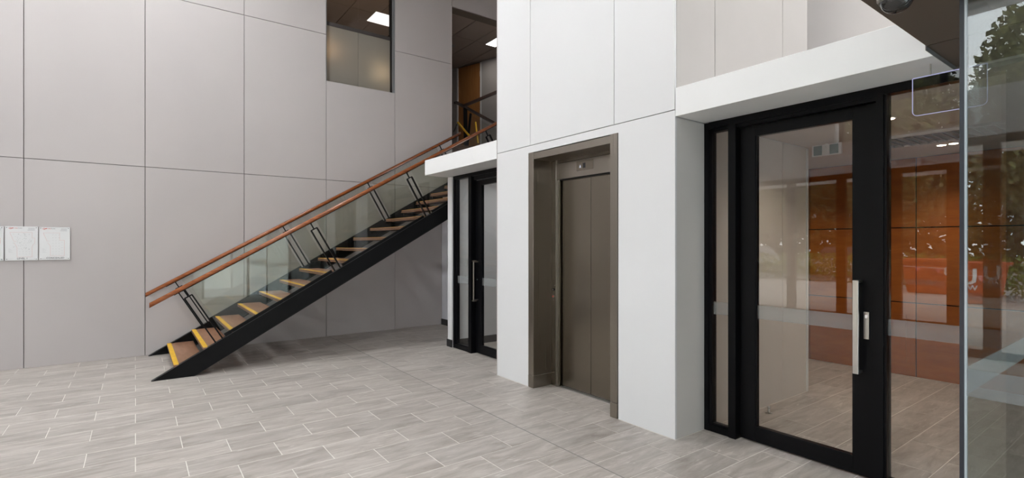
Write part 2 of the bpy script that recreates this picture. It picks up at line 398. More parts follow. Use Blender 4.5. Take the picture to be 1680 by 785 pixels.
for k, (x, y, z, col, e, rad) in enumerate([(1.72, 5.90, 3.12, (1, .66, .36), 1.6, .16), (2.30, 5.90, 2.98, (1, .76, .45), 2.0, .20)]):
    r = thing('wall_lamp', ['warm lamp blurred behind the left half of the frosted window', 'warm lamp blurred behind the right half of the frosted window'][k], 'lamp', (x, y, z))
    MB().ball((x, y, z), .09).obj('globe', emit('lamp_globe', col, 4), r, True)
    MB().tube((x, y, z-.73), (x, y, z-.05), .012).obj('stem', M_steel, r)
    MB().tube((x, y, z-.745), (x, y, z-.73), .10, 16).obj('foot', M_steel, r)
    l = bpy.data.lights.new('lamp_bulb', 'POINT'); l.energy = 5*e; l.color = col; l.shadow_soft_size = .12
    lo = bpy.data.objects.new('bulb', l); C.objects.link(lo); lo.parent = r; lo.location = (0, -.17, 0)
for nm, x, y, e in (('hall_glow', 4.3, 6.6, 6), ('room_glow', 2.5, 6.9, 26)):
    l = bpy.data.lights.new(nm, 'AREA'); l.shape = 'RECTANGLE'; l.size = .5; l.size_y = .9; l.energy = e; l.color = (1, .95, .9)
    lo = bpy.data.objects.new(nm, l); C.objects.link(lo); lo.location = s3((x, y, 3.985))
# dark guard rail of the upper flight
gr = thing('upper_handrail', 'dark handrail and glass guard of the upper flight in front of the brown door', 'handrail', (3.5, 5.9, 2.27))
M_drail = wood('dark_timber_rail', (.020, .010, .008), (.045, .022, .016), (6, 30, 30), .35)
MB().bar((3.43, 5.9, 2.866), (4.20, 5.9, 2.626), .05, .05).bar((3.43, 5.9, 2.866), (3.40, 5.9, 2.858), .05, .05).obj('sloping_rail', M_drail, gr)
MB().bar((3.56, 5.93, 2.845), (3.56, 5.93, 2.845), .01, .01).bm.free()
MB().bar((3.545, 5.93, 2.842), (3.545, 5.10, 2.842), .05, .05, (0, 0, 1)).obj('level_rail', M_drail, gr)
MB().bar((3.575, 5.92, 2.83), (3.585, 5.92, 2.27), .09, .02).bar((3.66, 5.92, 2.76), (3.60, 5.92, 2.27), .05, .02).parts('post', M_black, gr)
MB().prism([(3.64, 2.74), (4.20, 2.565), (4.20, 2.27), (3.64, 2.27)], 'y', 5.897, 5.903).obj('glass_panel', glass('guard_glass', (.86, .86, .84), .35), gr)
MB().bar((3.42, 5.86, 2.60), (3.60, 5.86, 2.44), .022, .05).obj('yellow_nosing', M_yellow, gr)
MB().bar((3.36, 5.86, 2.46), (3.42, 5.86, 2.58), .012, .012).bar((3.53, 5.86, 2.30), (3.60, 5.86, 2.42), .012, .012).parts('brace', M_steelblack, gr)
MB().bar((3.70, 5.86, 2.64), (3.74, 5.86, 2.36), .02, .03).obj('yellow_nosing', M_yellow, gr)

# ------------------------------------------------------------------ under-stair end wall and partition
we = structure(MB().box(3.046, 3.10, 4.392, 5.60, 0, 1.58).obj('wall_under_stair', plain('lavender_white_paint', (.66, .66, .70), .6, var=.02)))
MB().box(3.036, 3.046, 4.392, 5.60, 0, .072).obj('skirting', M_skirt, we)
wp = structure(MB().box(2.450, 3.90, 4.305, 4.385, 0, 1.638).obj('wall_partition', M_white))
MB().box(2.440, 2.450, 4.297, 4.389, 0, .070).box(2.47, 3.90, 4.295, 4.305, 0, .070).box(2.45, 3.90, 4.385, 4.391, 0, .070).parts('skirting', M_skirt, wp)
wr = structure(MB().box(3.88, 3.94, 3.20, 4.305, 0, 1.64).obj('wall_side_room', M_offw))
MB().box(3.868, 3.88, 3.22, 4.295, 0, .07).obj('skirting', M_skirt, wr)
structure(MB().box(2.462, 3.94, 3.19, 4.39, 1.641, 1.70).obj('ceiling_side_room', M_ceil))
sw = thing('light_switch', 'small white wall switch seen through the narrow pane beside the far black door', 'switch', (2.63, 4.30, .80))
MB().box(2.605, 2.655, 4.296, 4.3045, .775, .845, .002).obj('plate', M_sign, sw)
MB().box(2.62, 2.64, 4.2945, 4.296, .80, .825).obj('rocker', M_recess, sw)

led_panel(2.80, 3.30, 3.55, 3.95, 1.639, 'added ceiling panel brightening the small room behind the far black door', emit('side_room_fill', (.96, .98, 1), 4.5))  # panel added to light the small room behind the door glass
# ------------------------------------------------------------------ LIFT WALL (white)
X = 2.21
wl = structure(MB().box(X+.012, 2.45, 1.615, 1.985, 0, CEIL).box(X+.012, 2.45, 2.806, 3.19, 0, CEIL).box(X+.012, 2.45, 1.985, 2.806, 1.632, CEIL)
               .box(2.45, 3.64, 1.615, 1.70, 0, CEIL).box(2.45, 4.2, 3.10, 3.19, 0, CEIL).obj('wall_lift', M_greyj))
def wpanel(y0, y1, z0, z1): MB().box(X, X+.013, y0+G*.8, y1-G*.8, z0+(G*.8 if z0 else .001), z1-G*.8, .001).obj('panel', M_white, wl)
zj = 1.680
MB().box(X, X+.013, 2.806, 3.20, .001, zj-G).box(X, X+.013, 1.605, 1.985, .001, zj-G).box(X, X+.013, 1.985, 2.806, 1.629, zj-G).obj('panel', M_white, wl)
wpanel(2.790, 3.20, zj, CEIL); wpanel(2.017, 2.790, zj, CEIL); wpanel(1.605, 2.017, zj, CEIL)
MB().box(X, 4.2, 3.19, 3.20, 0, CEIL).obj('end_panel', M_grey, wl)
# side wall at the recess, running on behind the glass and above the bulkhead
ws = structure(MB().box(2.2235, 3.66, 1.612, 1.6145, 0, CEIL).obj('wall_recess', plain('pale_joint', (.72, .71, .70), .6)))
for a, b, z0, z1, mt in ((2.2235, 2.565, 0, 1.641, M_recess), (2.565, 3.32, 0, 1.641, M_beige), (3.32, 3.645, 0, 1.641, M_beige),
                     (2.2235, 2.565, 1.785, CEIL, M_beige_dim), (2.565, 3.32, 1.785, CEIL, M_beige_dim), (3.32, 3.66, 1.785, CEIL, M_beige_dim)):
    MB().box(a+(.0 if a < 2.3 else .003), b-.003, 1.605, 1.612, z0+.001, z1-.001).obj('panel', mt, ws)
structure(MB().box(3.645, 3.665, 1.600, 1.72, .001, 1.638).obj('trim_1', M_white))
structure(MB().box(4.72, 4.80, -1.6, 2.7, 1.79, CEIL).obj('wall_upper_far', plain('warm_white_upper_wall', (.86, .80, .76), .55)))
structure(MB().box(2.46, 4.72, 1.70, 1.76, 1.79, 1.80).obj('trim_2', M_beige))

structure(MB().box(4.2, 4.3, 3.10, 5.75, 1.79, CEIL).box(3.64, 4.8, 2.7, 2.76, 1.80, CEIL).obj('wall_right', M_grey))
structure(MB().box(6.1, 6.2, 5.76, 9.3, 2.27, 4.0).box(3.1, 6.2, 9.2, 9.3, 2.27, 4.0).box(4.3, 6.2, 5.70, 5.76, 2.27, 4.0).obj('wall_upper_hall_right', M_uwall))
# ------------------------------------------------------------------ LIFT
lift = thing('lift', 'brushed bronze steel lift with two door panels in the white wall', 'lift', (2.3, 2.4, 0))
def lp_(name, mat, *bx, **kw):
    mb = MB()
    for b_ in bx: mb.box(*b_)
    return mb.obj(name, mat, lift, **kw)
bv = .0015
lp_('jamb', M_bronze_l, (X-.006, 2.375, 2.748, 2.804, .088, 1.628, bv), label='left-hand deep steel jamb')
lp_('jamb', M_bronze_l, (X-.006, 2.375, 1.988, 2.042, .088, 1.628, bv), label='right-hand deep steel jamb')
lp_('kick_plate', M_bronze_l, (X-.007, 2.375, 2.748, 2.8045, .001, .086, bv))
lp_('kick_plate', M_bronze_l, (X-.007, 2.375, 1.988, 2.042, .001, .086, bv))
lp_('head_frame', M_bronze_l, (X-.003, 2.375, 2.042, 2.748, 1.577, 1.622, bv))
lp_('return_panel', M_bronze, (2.366, 2.376, 2.697, 2.748, .001, 1.577))
lp_('return_panel', M_bronze, (2.366, 2.376, 2.042, 2.085, .001, 1.577))
lp_('return_edge', M_steel, (2.362, 2.390, 2.692, 2.697, .001, 1.577))
lp_('header_panel', M_bronze_l, (2.366, 2.376, 2.085, 2.692, 1.443, 1.552))
lp_('header_soffit_strip', M_bronze, (2.372, 2.380, 2.085, 2.692, 1.556, 1.577))
lp_('door_jamb', M_bronze, (2.377, 2.42, 2.672, 2.692, .001, 1.45))
lp_('header_underside', M_dark, (2.377, 2.405, 2.09, 2.672, 1.436, 1.442))
lp_('door_panel', M_bronze, (2.396, 2.412, 2.389, 2.664, .012, 1.437, bv))
lp_('door_panel', M_bronze, (2.396, 2.412, 2.092, 2.386, .012, 1.437, bv))
lp_('shaft_back', M_dark, (2.42, 2.44, 2.04, 2.75, 0, 1.6))
lp_('sill', M_sill, (2.368, 2.395, 2.086, 2.69, .0003, .006, bv))
ind = lp_('indicator_plate', M_bronze, (2.3635, 2.366, 2.337, 2.489, 1.480, 1.541, .001))
dp = MB().box(2.3620, 2.3635, 2.405, 2.428, 1.494, 1.526).obj('display', plain('indicator_display', (.03, .03, .035), .2), ind)
ar = MB().prism([(2.449, 1.498), (2.4535, 1.506), (2.458, 1.498), (2.461, 1.498), (2.4535, 1.519), (2.446, 1.498)], 'x', 2.3620, 2.3635)
ar.obj('arrow', emit('indicator_white', (.8, .85, 1), .8), ind)
for z, nm, mt, r in ((.675, 'key_switch', M_black, .013), (.627, 'call_button', M_steel, .014)):
    b_ = MB().tube((2.360, 2.722, z), (2.366, 2.722, z), r, 20).obj(nm, mt, lift)
    MB().tube((2.3575, 2.722, z), (2.360, 2.722, z), r*.45, 12).obj('button_centre', M_steel if mt is M_black else emit('call_button_red', (.9, .1, .06), .5), b_)
lp_('rivet', M_steel, (2.3645, 2.366, 2.708, 2.711, .703, .706)); lp_('rivet', M_steel, (2.3645, 2.366, 2.720, 2.723, .600, .603))

# ------------------------------------------------------------------ canopy over door 2, bulkhead over entrance, soffit
structure(MB().box(X, 2.46, 3.2015, 4.398, 1.642, 1.785, .002).box(2.46, 3.95, 3.20, 4.39, 1.705, 1.785).obj('trim_3', M_bulk))
structure(MB().box(X, 2.465, .560, 1.6035, 1.645, 1.790, .002).obj('trim_4', M_bulk))
so = structure(MB().box(1.47, 2.60, -1.45, .556, 1.668, 1.80).obj('ceiling_soffit', M_soffit))
MB().box(1.47, 2.118, -1.45, .556, 1.658, 1.667).obj('panel', M_soffit, so)
MB().box(2.125, 2.464, -1.45, .556, 1.658, 1.667).obj('panel', M_soffit, so)
MB().box(2.125, 2.464, .5565, .5595, 1.645, 1.80).obj('edge_angle', M_greyj, so)

# ------------------------------------------------------------------ doors with frames
def strip(parent, x, y0, y1, z0=.623, z1=.690): return MB().box(x-.0022, x-.0010, y0, y1, z0, z1).obj('frosted_strip', M_film, parent)
d1 = sroot('door_1', (2.48, 1.1, 0))
XF, XL = 2.462, 2.495          # frame plane, leaf plane
MB().box(XF, XF+.05, 1.578, 1.604, 0, 1.641).obj('frame_stile', M_black, d1)
MB().box(XF, XF+.05, .368, 1.578, 1.608, 1.644).obj('head', M_black, d1)
MB().box(XF+.006, XF+.05, .805, 1.578, 1.590, 1.608).obj('head_stop', M_black, d1)
MB().box(XF-.004, XF+.055, 1.424, 1.462, 0, 1.608).obj('mullion', M_black, d1)
MB().box(XF+.006, XF+.045, 1.560, 1.578, .001, 1.600).box(XF+.006, XF+.045, 1.462, 1.470, .001, 1.60).parts('glazing_bead', M_black, d1)
MB().box(XF, XF+.05, 1.462, 1.578, .001, .036).box(XF+.01, XF+.04, 1.462, 1.578, .036, .046).parts('sill_rail', M_black, d1)
p_ = MB().box(2.482, 2.488, 1.470, 1.560, .046, 1.600).obj('side_pane', M_glass, d1); strip(p_, 2.482, 1.470, 1.560)
lf = MB().box(XL, XL+.03, 1.340, 1.418, .008, 1.588, bv).obj('leaf_stile', M_black, d1)
MB().box(XL, XL+.03, .822, .908, .008, 1.588, bv).obj('leaf_stile', M_black, d1)
MB().box(XL, XL+.03, .908, 1.340, .008, .084, bv).obj('bottom_rail', M_black, d1)
MB().box(XL, XL+.03, .908, 1.340, 1.536, 1.588, bv).obj('top_rail', M_black, d1)
MB().box(XL+.004, XL+.026, 1.334, 1.340, .084, 1.536).box(XL+.004, XL+.026, .908, .912, .084, 1.536).parts('glazing_bead', M_black, d1)
p_ = MB().box(XL+.012, XL+.018, .912, 1.334, .084, 1.536).obj('leaf_pane', M_glass, d1); strip(p_, XL+.012, .912, 1.334)
MB().box(XF-.002, XF+.055, .785, .812, 0, 1.608).box(XF+.004, XF+.055, .776, .785, 0, 1.608).obj('mullion', M_black, d1)
MB().box(XF, XF+.05, .42, .776, .001, .036).parts('sill_rail', M_black, d1)
p_ = MB().box(2.482, 2.488, .420, .776, .036, 1.605).obj('side_pane', M_glass, d1); strip(p_, 2.482, .42, .776)
MB().box(XF, XF+.05, .368, .420, 0, 1.608).obj('frame_stile', M_black, d1)
# D pull handle and lock
h = MB(); hy = .882; hx = XL-.047
h.box(hx, hx+.008, hy-.011, hy+.011, .448, .843, .0012).box(hx+.008, XL, hy-.011, hy+.011, .833, .843).box(hx+.008, XL, hy-.011, hy+.011, .448, .458)
h.obj('pull_handle', M_steel, d1)
lk = MB().box(XL-.006, XL, .846, .866, .594, .709, .001).obj('lock_plate', M_steel, d1)
MB().tube((XL-.010, .856, .690), (XL-.006, .856, .690), .011, 14).obj('cylinder', plain('chrome_cylinder', (.8, .8, .82), .1, metal=1), lk)
# far door
d2 = sroot('door_2', (2.48, 3.9, 0))
MB().box(2.455, 2.505, 4.262, 4.290, 0, 1.641).obj('frame_stile', M_black, d2)
MB().box(2.455, 2.505, 3.21, 4.262, 1.608, 1.641).obj('head', M_black, d2)
MB().box(2.462, 2.50, 3.215, 3.93, 1.572, 1.608).obj('head_stop', M_black, d2)
MB().box(2.450, 2.51, 3.955, 4.004, 0, 1.608).obj('mullion', M_black, d2)
MB().box(2.455, 2.505, 4.004, 4.262, .001, .036).box(2.462, 2.497, 4.004, 4.262, .036, .048).parts('sill_rail', M_black, d2)
MB().box(2.462, 2.497, 4.235, 4.262, .03, 1.605).box(2.462, 2.497, 4.004, 4.012, .03, 1.605).parts('glazing_bead', M_black, d2)
p_ = MB().box(2.476, 2.482, 4.012, 4.236, .04, 1.606).obj('side_pane', M_glass, d2); strip(p_, 2.476, 4.012, 4.236)
MB().box(2.492, 2.520, 3.846, 3.945, .008, 1.568, bv).obj('leaf_stile', M_black, d2)
MB().box(2.492, 2.520, 3.215, 3.275, .008, 1.568, bv).obj('leaf_stile', M_black, d2)
MB().box(2.492, 2.520, 3.275, 3.846, .008, .084, bv).obj('bottom_rail', M_black, d2)
MB().box(2.492, 2.520, 3.275, 3.846, 1.522, 1.568, bv).obj('top_rail', M_black, d2)
p_ = MB().box(2.503, 2.509, 3.275, 3.846, .084, 1.522).obj('leaf_pane', M_glass, d2); strip(p_, 2.503, 3.275, 3.846)
h = MB(); h.tube((2.446, 3.905, .478), (2.446, 3.905, .845), .012, 14)
for z in (.490, .833): h.tube((2.446, 3.905, z), (2.492, 3.905, z), .011, 12)
for z in (.483, .840): h.box(2.436, 2.470, 3.892, 3.918, z-.006, z+.006)
h.obj('pull_handle', M_bronze_l, d2)
MB().tube((2.488, 3.915, .672), (2.492, 3.915, .672), .009, 12).obj('lock', M_steel, d2)

# ------------------------------------------------------------------ glass screen at the right (two panels meeting in a corner)
w2 = sroot('window_2', (1.654, .36, 0))
pa = MB().box(1.654, 1.660, -1.0, .3523, .004, 1.657).obj('front_pane', M_glass_fr, w2); strip(pa, 1.654, -1.0, .3523)
pb = MB().box(1.664, 2.462, .3575, .3635, .004, 1.657).obj('return_pane', M_glass_fr, w2)
MB().box(1.664, 2.462, .3555, .3565, .623, .690).obj('frosted_strip', M_film, pb)
MB().box(1.652, 1.662, .3525, .3572, .004, 1.657).obj('polished_edge', plain('polished_glass_edge', (.45, .52, .56), .15, spec=.8), w2)
MB().box(1.650, 1.664, .3574, .3660, .004, 1.657).obj('edge_seal', plain('dark_edge_seal', (.02, .025, .035), .3), w2)
MB().box(1.665, 2.462, .354, .367, .0, .0045).obj('floor_channel', M_black, w2)

# ------------------------------------------------------------------ lobby behind the entrance
structure(MB().box(2.52, 4.85, -.5, 1.6, 1.642, 1.70).box(3.66, 4.85, 1.6, 2.7, 1.642, 1.70).obj('ceiling_lobby', M_lobbyc))
structure(MB().box(2.47, 4.85, .58, 1.60, 1.70, 1.79).box(3.66, 4.85, 1.76, 2.7, 1.70, 1.79).obj('trim_5', M_white))
bw = structure(MB().box(4.702, 4.76, -.5, 2.7, 0, 1.641).obj('wall_timber', M_dark))
ycuts = [-.45, .54, 1.29, 2.04, 2.65]; zcuts = [0, .553, 1.118, 1.641]
for a, b in zip(ycuts[:-1], ycuts[1:]):
    for c, d in zip(zcuts[:-1], zcuts[1:]):
        MB().box(4.69, 4.703, a+.004, b-.004, c+(.004 if c else .002), d-.004).obj('panel', M_veneer, bw)
hp = MB().box(4.686, 4.6895, 1.35, 1.60, .091, .459).obj('access_hatch', M_veneer, bw)
structure(MB().box(3.72, 4.70, 2.65, 2.70, 0, 1.641).obj('wall_lobby_end', M_veneer))
structure(MB().box(2.52, 4.70, -.56, -.50, 0, 1.641).obj('wall_lobby_right', M_offw))
for i, (x, y) in enumerate(((3.101, .967), (4.216, 1.025), (4.205, .962))):
    r = thing('downlight', ['lit round downlight just inside the entrance, nearest of the three', 'left one of the paired lit downlights deeper in the lobby ceiling',
                            'right one of the paired lit downlights deeper in the lobby ceiling'][i], 'downlight', (x, y, 1.64), 'lobby downlights')
    MB().tube((x, y, 1.6365), (x, y, 1.6418), .052 if i == 0 else .045, 24).obj('trim_ring', M_offw, r)
    MB().tube((x, y, 1.6345), (x, y, 1.6364), .040 if i == 0 else .036, 24).obj('lamp', M_down, r)
for (x, y, e) in ((3.1, .967, 4), (4.2, 1.0, 8), (4.0, 2.0, 7), (3.0, 1.2, 2)):
    l = bpy.data.lights.new('lobby_spot', 'SPOT'); l.energy = e*6; l.spot_size = 2.4; l.spot_blend = .8; l.color = (1, .86, .7); l.shadow_soft_size = .05
    lo = bpy.data.objects.new('lobby_spot', l); C.objects.link(lo); lo.location = s3((x, y, 1.625))
gl = thing('air_grille', 'long dark slotted air grille in the lobby ceiling', 'air vent', (3.85, .95, 1.64))
MB().box(3.66, 4.02, .60, 1.28, 1.636, 1.6415).obj('backing', M_soffit, gl)
for k in range(15): MB().bar((3.67, .63+k*.045, 1.630), (4.01, .63+k*.045, 1.630), .004, .022, (0, .5, 1)).obj('slat', M_bronze_l, gl)
MB().box(3.65, 3.66, .59, 1.29, 1.626, 1.6415).box(4.02, 4.03, .59, 1.29, 1.626, 1.6415).box(3.66, 4.02, .59, .60, 1.626, 1.6415).box(3.66, 4.02, 1.28, 1.29, 1.626, 1.6415).parts('frame', M_lobbyc, gl)
es = thing('exit_sign', 'dull unlit exit sign box under the lobby ceiling behind the door glass', 'exit sign', (3.56, 1.45, 1.64))
MB().box(3.555, 3.575, 1.36, 1.53, 1.562, 1.634, .002).obj('housing', M_recess, es)
MB().box(3.5535, 3.555, 1.375, 1.425, 1.568, 1.628).box(3.5535, 3.555, 1.47, 1.52, 1.568, 1.628).parts('dark_field', plain('sign_dark_green', (.10, .13, .12), .4), es)
MB().box(3.5535, 3.555, 1.440, 1.455, 1.572, 1.612).ball((3.5545, 1.448, 1.619), .008).parts('figure', M_recess, es)
MB().tube((3.565, 1.445, 1.634), (3.565, 1.445, 1.6415), .012).obj('stem', M_recess, es)
bl = thing('sign_blade', 'clear edge-lit acrylic sign blade hanging above the entrance beside the glass screen', 'sign', (2.3, .54, 1.655))
y0, y1, z0, z1 = .438, .643, 1.466, 1.604
def rrect(y0, y1, z0, z1, r):
    pts = [(y0, z1), (y0, z0+r)]
    pts += [(y0+r-r*math.cos(a), z0+r-r*math.sin(a)) for a in [math.pi/2*k/6 for k in range(1, 7)]]
    pts += [(y1-r+r*math.sin(a), z0+r-r*math.cos(a)) for a in [math.pi/2*k/6 for k in range(0, 6)]]
    pts += [(y1, z0+r), (y1, z1)]
    return pts
pts = rrect(y0, y1, z0, z1, .016)
MB().prism(pts, 'x', 2.298, 2.302).obj('acrylic_blade', glass('blade_acrylic', (.84, .86, .86), .35), bl)
e_ = MB()
for a, b in zip(pts[:-1], pts[1:]): e_.bar((2.300, a[0], a[1]), (2.300, b[0], b[1]), .0028, .007, (1, 0, 0))
e_.bar((2.300, y0, z1), (2.300, y1, z1), .004, .007, (1, 0, 0)).obj('lit_edge', emit('blade_edge', (.62, .62, .95), .62), bl)
MB().tube((2.300, .49, z1), (2.300, .49, 1.657), .004).tube((2.300, .59, z1), (2.300, .59, 1.644), .004).parts('hanger', M_steel, bl)
ds = thing('door_stop', 'small chrome door stop on the tiles behind the entrance door glass', 'door stop', (3.0, 1.53, 0))
MB().tube((3.0, 1.53, 0), (3.0, 1.53, .004), .030, 18).obj('base_plate', M_steel, ds)
MB().tube((3.0, 1.53, .004), (3.0, 1.53, .032), .012, 14).ball((3.0, 1.53, .034), .016).obj('bumper', M_steel, ds, True)
dm = thing('dome_camera', 'smoked dome security camera under the dark soffit at the top edge', 'camera', (1.62, .487, 1.657))
MB().tube((1.62, .487, 1.648), (1.62, .487, 1.658), .070, 28).obj('housing', M_sign, dm)
mb = MB(); mb.ball((1.62, .487, 1.645), .060, 1, 1, .95, 28, 18)
mb.obj('dome', M_domeglass, dm, True)
MB().tube((1.62, .487, 1.641), (1.62, .487, 1.648), .064, 28).obj('trim_ring', M_steel, dm)

# ------------------------------------------------------------------ STAIRCASE
st = thing('staircase', 'open-riser staircase with black steel stringers, brown treads and glass balustrades', 'staircase', (.3, 5.03, 0))
SL, SL2 = .5745, .5716
def top(x): return SL*(x-.092)
def bot(x): return SL2*(x-.355)
XE = 3.95
def stringer(y0, y1, web0, web1, lab, xe):
    mb = MB().prism([(.092, 0.0), (.355, 0.0), (xe, bot(xe)), (xe, top(xe))], 'y', web0, web1)
    sr = mb.obj('stringer', M_steelblack, st, label=lab)
    f = MB(); t_ = .0085
    f.prism([(.092, .0), (.115, 0), (xe, top(xe)-t_), (xe, top(xe))], 'y', y0, y1)
    f.obj('top_flange', M_steelblack, sr)
    f = MB(); f.prism([(.345, 0), (.358, 0), (xe, bot(xe)), (xe, bot(xe)+t_)], 'y', y0, y1); f.obj('bottom_flange', M_steelblack, sr)
    e = MB(); e.bar((.094, y0+.001, .0015), (xe, y0+.001, top(xe)+.001), .0035, .0035); e.bar((.094, y1-.001, .0015), (xe, y1-.001, top(xe)+.001), .0035, .0035)
    e.parts('edge_highlight', M_edge, sr)  # pale bars put in as the highlight along the top flange
    return sr
stringer(4.516, 4.553, 4.519, 4.527, 'near black stringer facing the lobby', XE)
stringer(5.552, 5.588, 5.577, 5.585, 'far black stringer against the grey wall', XE)
TZ = lambda k: .0955+.107*k
TX = lambda k: .230+.1883*k
tr0 = MB().box(0, .203, 4.530, 5.574, -.026, 0, .003).mesh('tread', M_tread)
ny = MB().box(-.0008, .032, 4.545, 5.55, .0001, .0016).mesh('yellow_nosing', M_yellow)
nr = MB().box(-.001, .0, 4.534, 5.572, -.016, -.012).mesh('groove', M_dark)
nb = MB().box(.03, .17, 4.530, 4.545, -.058, -.0262).mesh('bracket', M_steelblack); nb2 = MB().box(.03, .17, 5.56, 5.575, -.058, -.0262).mesh('bracket', M_steelblack)
bo = bmesh.new(); bo.free()
nbolts = [('bolt', MB().tube((bx_, by_, -.030), (bx_, by_, -.0262), .010, 8).mesh('bolt', M_steel)) for bx_ in (.06, .14) for by_ in (4.60, 5.50)]
nstrap = MB().box(.085, .115, 4.53, 5.575, -.033, -.0262).mesh('strap', M_steelblack)
for k in range(20):
    t = link('tread', tr0, st); t.location = Vector((TX(k)*S, 0, TZ(k)*S))-Vector(st.location)
    for nm, me in (('yellow_nosing', ny), ('groove', nr), ('bracket', nb), ('bracket', nb2), ('strap', nstrap), *nbolts):
        c = bpy.data.objects.new(nm, me); C.objects.link(c); c.parent = t
def railz(x): return .548+.572*(x-.08)
def rail(y, x0, x1, label):
    bm = bmesh.new(); prof = [(math.cos(a)*.026, math.sin(a)*.0265) for a in [2*math.pi*k/16 for k in range(16)]]
    rings = []
    n = 2
    for xx in (x0, x1):
        rings.append([bm.verts.new((xx*S, y*S+p[0], railz(xx)*S+p[1]/math.cos(math.atan(.572)))) for p in prof])
    A, B = rings
    for i in range(16): bm.faces.new((A[i], A[(i+1) % 16], B[(i+1) % 16], B[i]))
    bm.faces.new(A); bm.faces.new(B)
    m_ = MB(); m_.bm.free(); m_.bm = bm
    r = m_.obj('handrail', M_rail, st, label=label)
    for p in r.data.polygons:
        if len(p.vertices) == 4: p.use_smooth = True
    # steel flat under the timber
    MB().bar((x0+.15, y, railz(x0+.15)-.0205), (x1, y, railz(x1)-.0205), .006, .03).obj('rail_flat', M_steelblack, r)
    return r
rail(4.540, .081, XE, 'near polished timber handrail'); rail(5.545, .072, 3.276, 'far polished timber handrail by the grey wall')
th = math.atan(.573); sx, sz = math.cos(th), math.sin(th)      # along slope
nx_, nz_ = math.sin(th), -math.cos(th)                         # down, perpendicular
def P(x, s, n, y):                                             # from rail point at x: s along, n perpendicular (units)
    return (x+s*sx+n*nx_, y, railz(x)+s*sz+n*nz_)
posts = [.283, 1.196, 2.080, 2.985]
DEP = .478
for y, far in ((4.540, False), (5.560, True)):
    yb = y
    for x in posts:
        mb = MB()
        mb.bar(P(x, 0, .018, y), P(x, 0, .075, yb), .015, .015)
        mb.bar(P(x, -.030, .075, yb), P(x, .030, .075, yb), .015, .015)
        mb.bar(P(x, -.027, .075, yb), P(x, -.027, DEP+.03, yb), .016, .032)
        mb.bar(P(x, .027, .075, yb), P(x, .027, DEP+.03, yb), .016, .032)
        mb.bar(P(x, -.012, .020, y), P(x, .012, .020, y), .004, .04)
        mb.obj('baluster_bracket', M_steelblack, st)
    ends = posts+[3.86 if not far else 3.86]
    for i in range(len(posts)):
        x0, x1 = posts[i], ends[i+1]
        if far and i == 3: continue
        L = (x1-x0)/sx
        a0, a1 = .052, L-.052
        pts = [P(x0, a0, .022, 0), P(x0, a1, .022, 0), P(x0, a1, DEP-.006, 0), P(x0, a0, DEP-.006, 0)]
        MB().prism([(p[0], p[2]) for p in pts], 'y', y-.0032, y+.0032).obj('glass_panel', M_glass_st, st)
        pts = [P(x0, a0, DEP-.022, 0), P(x0, a1, DEP-.022, 0), P(x0, a1, DEP+.012, 0), P(x0, a0, DEP+.012, 0)]
        mb = MB().prism([(p[0], p[2]) for p in pts], 'y', y-.010, y-.0038); mb.prism([(p[0], p[2]) for p in pts], 'y', y+.0038, y+.010)
        mb.parts('glass_clamp', M_steelblack, st)

# ------------------------------------------------------------------ plan boards on the grey wall
def board(x0, x1, z0, z1, label, title, shape, inner):
    r = thing('floor_plan_sign', label, 'sign', ((x0+x1)/2, 5.6, z0))
    bd = MB().box(x0, x1, 5.588, 5.594, z0, z1, .001).obj('board', M_sign, r)
    so_ = MB()
    for xx in (x0+.010, x1-.010):
        for zz in (z0+.010, z1-.010): so_.tube((xx, 5.5855, zz), (xx, 5.600, zz), .005, 10)
    so_.parts('standoff', M_ink, r)
    W, H = x1-x0, z1-z0; Yf = 5.5876
    def ln(mb, p, q, wdt):
        mb.bar((x0+W*p[0], Yf, z1-H*p[1]), (x0+W*q[0], Yf, z1-H*q[1]), wdt, .0008)
    mb = MB(); n = len(shape)
    for i in range(n):
        if shape[i] is None or shape[(i+1) % n] is None: continue
        ln(mb, shape[i], shape[(i+1) % n], .0016)
    mb.obj('plan_outline', M_pink, bd)['kind'] = 'stuff'
    mb = MB()
    for (u, v) in inner: ln(mb, (u-.012, v), (u+.012, v), .0022)
    for k in range(6): ln(mb, (.10, .66+k*.022), (.16+.03*(k % 3), .66+k*.022), .0010)
    mb.obj('plan_marks', M_ltink, bd)['kind'] = 'stuff'
    mb = MB()
    for k in range(5): ln(mb, (.70-.02*(k > 2), .045+k*.018), (.90, .045+k*.018), .0018)
    ln(mb, (.06, .955), (.24, .955), .0014); ln(mb, (.88, .955), (.91, .955), .003)
    mb.obj('small_print', M_ltink, bd)['kind'] = 'stuff'
    mb = MB()
    for k in range(12):
        a = math.pi*.35+k*.36; b = a+.36
        ln(mb, (.165+.05*math.cos(a), .055-.024*math.sin(a)), (.165+.05*math.cos(b), .055-.024*math.sin(b)), .003)
    ln(mb, (.15, .064), (.25, .040), .006); ln(mb, (.20, .060), (.26, .045), .005)
    mb.obj('red_emblem', M_red, bd)['kind'] = 'stuff'
    R = Matrix.Rotation(math.pi/2, 4, 'X')
    if title:
        me = text_mesh(title, .030, M_ink, Matrix.Translation(s3((x0+W*.52, Yf, z0+H*.055))) @ R, True); link('title', me, bd)
    me = text_mesh('FIRE', .016, M_red, Matrix.Translation(s3((x0+W*.33, Yf, z1-H*.052))) @ R); link('header_red', me, bd)
    me = text_mesh('PLAN', .016, M_ink, Matrix.Translation(s3((x0+W*.45, Yf, z1-H*.052))) @ R); link('header_dark', me, bd)
shapeA = [(.14, .175), (.82, .175), (.82, .34), (.90, .34), (.90, .50), (.84, .54), (.82, .60), (.82, .90), (.36, .90), (.36, .62), (.27, .48), None, (.35, .44), (.26, .44)]
